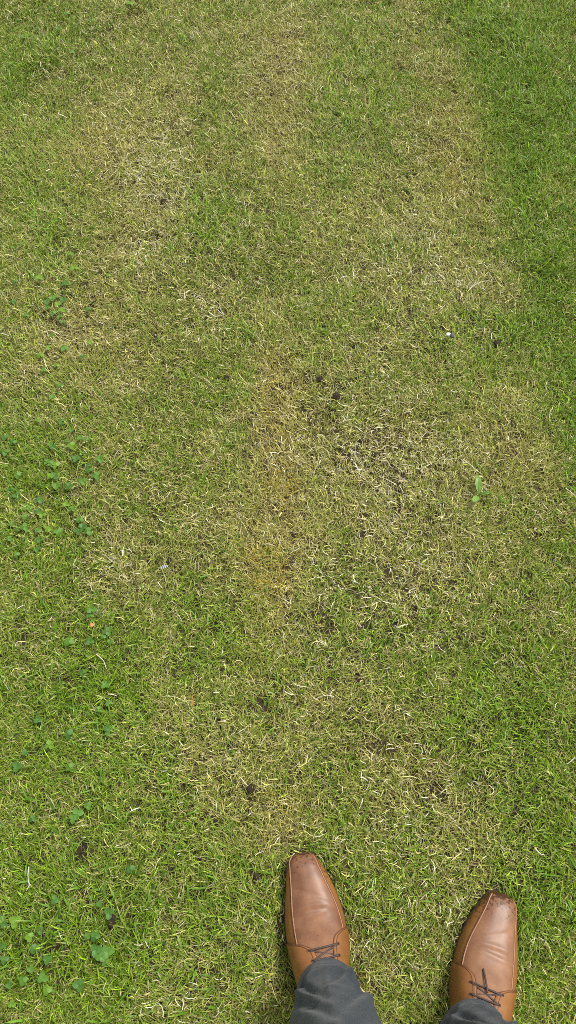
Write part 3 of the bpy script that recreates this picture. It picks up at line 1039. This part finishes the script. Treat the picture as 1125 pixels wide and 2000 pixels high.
PATCHES = [
    (crop(0, 780, 3.516, [(20, 240), (85, 280), (30, 350), (15, 440), (115, 515), (255, 130), (490, 215), (550, 260), (590, 280), (460, 275), (490, 320), (365, 325), (340, 300),
      (520, 405), (560, 365), (320, 420), (350, 440), (380, 445), (340, 520), (365, 520), (385, 590), (470, 590), (605, 450), (610, 475), (690, 415), (660, 520), (570, 560), (65, 620),
      (115, 660), (180, 740), (270, 690), (290, 790), (260, 770), (205, 750), (170, 810), (80, 855), (120, 885), (170, 880), (190, 905), (260, 900), (330, 890), (400, 905), (530, 890),
      (560, 870), (595, 890), (540, 810), (120, 1075), (65, 960), (270, 965), (250, 1030), (450, 715), (490, 745), (420, 145)]),
     'clover leaf in the largest and densest clover patch of the lawn', 'clover of the largest patch'),
    (crop(0, 440, 3.75, [(370, 540), (460, 540), (340, 560), (385, 630), (450, 610), (455, 690), (420, 580), (400, 520), (345, 600), (430, 655)]),
     'clover leaf in a small tight clump ringed by yellowed grass', 'clover of the small tight clump'),
    (crop(0, 440, 3.75, [(520, 215), (550, 330), (290, 390), (110, 405), (480, 425), (90, 545), (185, 640), (640, 600), (795, 370), (465, 885), (355, 890), (375, 805), (290, 940),
      (320, 1045), (410, 1015), (650, 850), (440, 1170), (380, 1250), (600, 955)]),
     'lone clover leaf scattered in dry straw coloured grass around the tight clump', 'lone clover in the dry grass'),
    (crop(100, 1100, 3.75, [(285, 370), (300, 340), (380, 535), (410, 500), (430, 575), (130, 570), (285, 575), (230, 800), (395, 890), (415, 1015), (415, 1210), (415, 1245), (120, 1250), (340, 1070)])
     + crop(0, 1300, 3.214, [(240, 340), (310, 500), (160, 550), (110, 635), (440, 640), (205, 960), (465, 960), (490, 930), (555, 880)]),
     'lone clover leaf in mixed grass between the largest patch and forked root', 'lone clover in the mixed grass'),
    (crop(0, 1650, 3.214, [(630, 370), (350, 345), (690, 430), (820, 150), (100, 480), (10, 490), (190, 580), (250, 540), (640, 700), (680, 670), (600, 575), (550, 575), (210, 650), (300, 720),
      (200, 780), (280, 830), (500, 880), (150, 850), (60, 880), (80, 1000), (300, 910), (30, 720), (10, 640), (610, 660), (660, 730)]),
     'clover leaf half hidden in lush green grass beyond the forked white root', 'clover in the lush grass'),
    (crop(0, 0, 2.8125, [(370, 80), (90, 100), (715, 30), (320, 270), (400, 290), (520, 130), (280, 40), (60, 340), (200, 150), (130, 200), (320, 170)]),
     'clover leaf in fine green grass farthest from the shoes', 'clover far from the shoes'),
]
for pts, lab, grp in PATCHES:
    for p in pts:
        clover(p[0], p[1], lab, grp)


# ------------------------------------------------------------------ loose stalks, clods and other small finds on the lawn
M['stalk'] = plain('bleached_stalk', (.54, .49, .34), .6, .3, .2, 400)
M['stalk_white'] = plain('white_root', (.52, .50, .42), .6, .3, .1, 400)
M['stalk_orange'] = plain('rusty_blade', (.36, .15, .035), .6, .3, .25, 400)


def stalk(name, pts, label, cat, wd=.0011, mat='stalk', fork=None, group=None, lift=.021):
    P = np.array([gz(a, b, lift) for a, b in pts])
    org = P[0].copy()
    # smooth, with a slight sag and the two ends resting lower in the grass
    k = np.linspace(0, len(P) - 1, 6 * (len(P) - 1) + 1)
    Q = np.stack([np.interp(k, np.arange(len(P)), P[:, i]) for i in range(3)], 1)
    Q[:, 2] = lift + P[:, 2].mean() - lift + .003 * np.sin(np.linspace(0, np.pi, len(Q)))
    r = .78 * wd * np.linspace(1.0, .55, len(Q))
    o = link(name, tube_mesh(name, Q - org, r, 6), M[mat], label=label, cat=cat, group=group)
    o.location = org
    if fork:
        F = np.array([gz(a, b, lift + .001) for a, b in fork])
        k = np.linspace(0, len(F) - 1, 6 * (len(F) - 1) + 1)
        F = np.stack([np.interp(k, np.arange(len(F)), F[:, i]) for i in range(3)], 1)
        link('fork', tube_mesh('fork', F - org, wd * np.linspace(.9, .5, len(F)), 6), M[mat], o)
    return o


stalk('dry_stalk', [(903, 898), (918, 911), (932, 923), (940, 927)], 'straight pale dry stalk pointing at the broad weed leaves', 'stalk', .0013)
stalk('dry_stalk', [(1103, 956), (1114, 966), (1126, 975)], 'short white stalk lying level with the broad weed leaves', 'stalk', .0014)
stalk('root', [(58, 1693), (57, 1708), (58, 1723), (64, 1732)], 'thin white forked root lying on green grass', 'root', .0011, 'stalk_white', fork=[(58, 1722), (59, 1729), (53, 1740)])
stalk('dry_stalk', [(1042, 1656), (1047, 1664), (1053, 1669), (1062, 1671)], 'curved white dead blade in green grass beyond the muddy shoe', 'stalk', .0016, 'stalk_white')
stalk('dry_stalk', [(913, 568), (922, 560), (933, 553), (943, 549), (955, 546)], 'long pale seed stalk on a bleached tuft past the white lump', 'stalk', .0011)
stalk('dry_stalk', [(1106, 1493), (1113, 1488), (1122, 1480)], 'stubby white stalk in lush grass far ahead of the muddy shoe', 'stalk', .0011, 'stalk_white')
stalk('dry_stalk', [(189, 1279), (198, 1287), (204, 1293), (209, 1308)], 'bent pale stalk close to the rusty leaf fragment', 'stalk', .0012)
stalk('straw', [(376, 1378), (377, 1368), (376, 1358)], 'short rusty orange dead blade standing in green grass', 'straw', .0013, 'stalk_orange')
G = 'bleached curled blades lying on the lawn'
for pts in ([(286, 1838), (290, 1845), (294, 1852)], [(203, 1833), (206, 1838), (212, 1840)], [(477, 396), (479, 406), (479, 417)], [(838, 652), (841, 659), (846, 664)],
            [(797, 1752), (800, 1762), (803, 1776)], [(800, 1757), (796, 1768), (799, 1775)], [(283, 497), (285, 504), (288, 512)], [(278, 502), (284, 503), (291, 499)],
            [(666, 534), (671, 541), (674, 550)], [(664, 545), (669, 541), (676, 540)], [(917, 562), (924, 556), (930, 549)], [(912, 561), (917, 552), (919, 547)],
            [(601, 985), (604, 993), (610, 997)], [(570, 1075), (576, 1076), (585, 1069)], [(655, 955), (656, 963), (657, 972)], [(785, 880), (790, 886), (798, 888)],
            [(720, 940), (728, 936), (733, 930)], [(690, 870), (697, 866), (704, 868)], [(275, 90), (279, 85), (281, 80)], [(205, 1105), (214, 1108), (222, 1104)],
            [(820, 1235), (826, 1230), (835, 1232)], [(770, 1220), (778, 1226), (786, 1224)], [(880, 1775), (878, 1785), (876, 1795)], [(600, 880), (607, 876), (611, 869)]):
    stalk('straw', pts, 'small curled bleached blade lying on top of the lawn', 'straw', random.uniform(.0006, .0010), 'stalk' if random.random() < .6 else 'stalk_white', group=G)

M['clod'] = plain('dark_clod', (.030, .021, .014), .95, .15, .5, 300, bump=.8)


def lump(name, r, seed, flat=.6, rough=.35):
    bm = bmesh.new()
    bmesh.ops.create_icosphere(bm, subdivisions=3, radius=1)
    rr = np.random.default_rng(seed)
    D = rr.normal(0, 1, (9, 3)); D /= np.linalg.norm(D, axis=1)[:, None]
    am = rr.uniform(-rough, rough, 9)
    for v in bm.verts:
        n = np.array(v.co)
        k = 1 + sum(a * max(0, float(n @ d)) ** 4 for a, d in zip(am, D))
        v.co = Vector((n[0] * r * k, n[1] * r * k, n[2] * r * k * flat))
    me = bpy.data.meshes.new(name); bm.to_mesh(me); bm.free()
    me.polygons.foreach_set('use_smooth', np.ones(len(me.polygons), dtype=bool))
    return me


for i, (px, py, r) in enumerate([(443, 731, .0085), (975, 662, .009), (658, 771, .010), (707, 853, .007), (318, 384, .009), (499, 1712, .006), (218, 1797, .009), (733, 880, .006), (625, 735, .008), (490, 1540, .009)]):
    o = link('soil_clod', lump('soil_clod', r, 40 + i), M['clod'], label='dark crumbly clod of soil in a gap of the grass', cat='soil clod', group='dark soil clods in the lawn')
    o.location = gz(px, py, .010)

M['chalk'] = plain('chalky_white', (.56, .56, .57), .7, .3, .12, 500)
M['slate'] = plain('dark_grey', (.06, .062, .075), .6, .4, .6, 350)
pb = link('pebble', lump('pebble', .0062, 77, .7, .3), M['chalk'], label='small white lump with a dark grey end lying in the grass', cat='pebble')
pb.location = gz(874.5, 658, .026)
pb.rotation_euler = (0, 0, R(-20)); pb.scale = (1.15, .85, 1)
dk = link('dark_end', lump('dark_end', .0058, 78, .7, .25), M['slate'], pb, label='dark grey end')
dk.location = (.0085, -.0034, .0004)

M['leaf'] = plain('weed_leaf', (.16, .29, .045), .45, .4, .15, 200, .25)
sx, sy, sz = gz(934, 968)
wp = link('weed_seedling', None, label='seedling with two broad light green rounded leaves', cat='weed')
wp.location = (sx, sy, sz)


def broad_leaf(tip, base, wpx):
    a = np.array(gz(*base, .016)) - np.array((sx, sy, sz)); b = np.array(gz(*tip, .029)) - np.array((sx, sy, sz))
    ax = b - a; ln = np.linalg.norm(ax)
    side = np.cross(ax, (0, 0, 1)); side /= np.linalg.norm(side)
    k = np.linspace(0, 1, 13)
    hw = wpx * (np.clip(np.sin(np.pi * np.clip(k, .0, 1) ** 1.15), 0, 1) ** .6) + .0006
    v = np.linspace(-1, 1, 7)
    P = a + k[:, None, None] * ax + v[None, :, None] * hw[:, None, None] * side
    P[..., 2] += .0025 * np.abs(v)[None] * (hw[:, None] / hw.max()) + .003 * np.sin(np.pi * k)[:, None] + .0008 * np.sin(k * 14)[:, None] * np.abs(v)[None]
    lf = link('leaf', grid_mesh('leaf', P), M['leaf'], wp)
    rib = a + k[:, None] * ax; rib[:, 2] += .003 * np.sin(np.pi * k) + .0004
    link('midrib', tube_mesh('midrib', rib, .0005, 5), M['stem'], lf)


broad_leaf((931, 934), (935, 966), .0066)
broad_leaf((921, 987), (934, 969), .0062)
broad_leaf((956, 967), (937, 967), .0035)

# rusty leaf fragment
me = grid_mesh('leaf_fragment', np.stack([np.stack([np.linspace(-.006, .006, 6) * (1 - .5 * abs(v)), np.full(6, v * .004), .002 * np.sin(np.linspace(0, 5, 6)) + .002 * v * v], -1) for v in np.linspace(-1, 1, 6)]))
lf = link('leaf_fragment', me, plain('rusty_leaf', (.42, .17, .06), .6, .3, .35, 300), label='rusty orange fragment of dead leaf on green grass', cat='leaf')
lf.location = gz(181, 1224, .028); lf.rotation_euler = (.3, .2, .9)

# small barred feather
fx, fy, fz = gz(320, 1105, .027)
fe = link('feather', None, label='tiny grey and white barred feather caught in the grass', cat='feather')
fe.location = (fx, fy, fz); fe.rotation_euler = (0, .15, R(20))
M['feather_light'] = plain('feather_light', (.32, .34, .37), .7, .2, .1); M['feather_dark'] = plain('feather_dark', (.05, .06, .075), .7, .2, .2)
for i in range(7):
    h = .0042 * math.sin(math.pi * (i + 1) / 8.5) ** .6
    x0 = -.0075 + i * .0021
    P = np.array([[[x0, -h, .0004], [x0 + .0006, 0, .0012], [x0, h, .0004]], [[x0 + .0021, -h * .97, .0004], [x0 + .0027, 0, .0012], [x0 + .0021, h * .97, .0004]]])
    link('vane', grid_mesh('vane', P), M['feather_dark' if i % 2 else 'feather_light'], fe)
link('quill', tube_mesh('quill', np.array([[-.013, 0, .0], [-.006, 0, .0013], [.003, 0, .0016], [.009, 0, .0014]]), .0004, 5), M['feather_light'], fe)
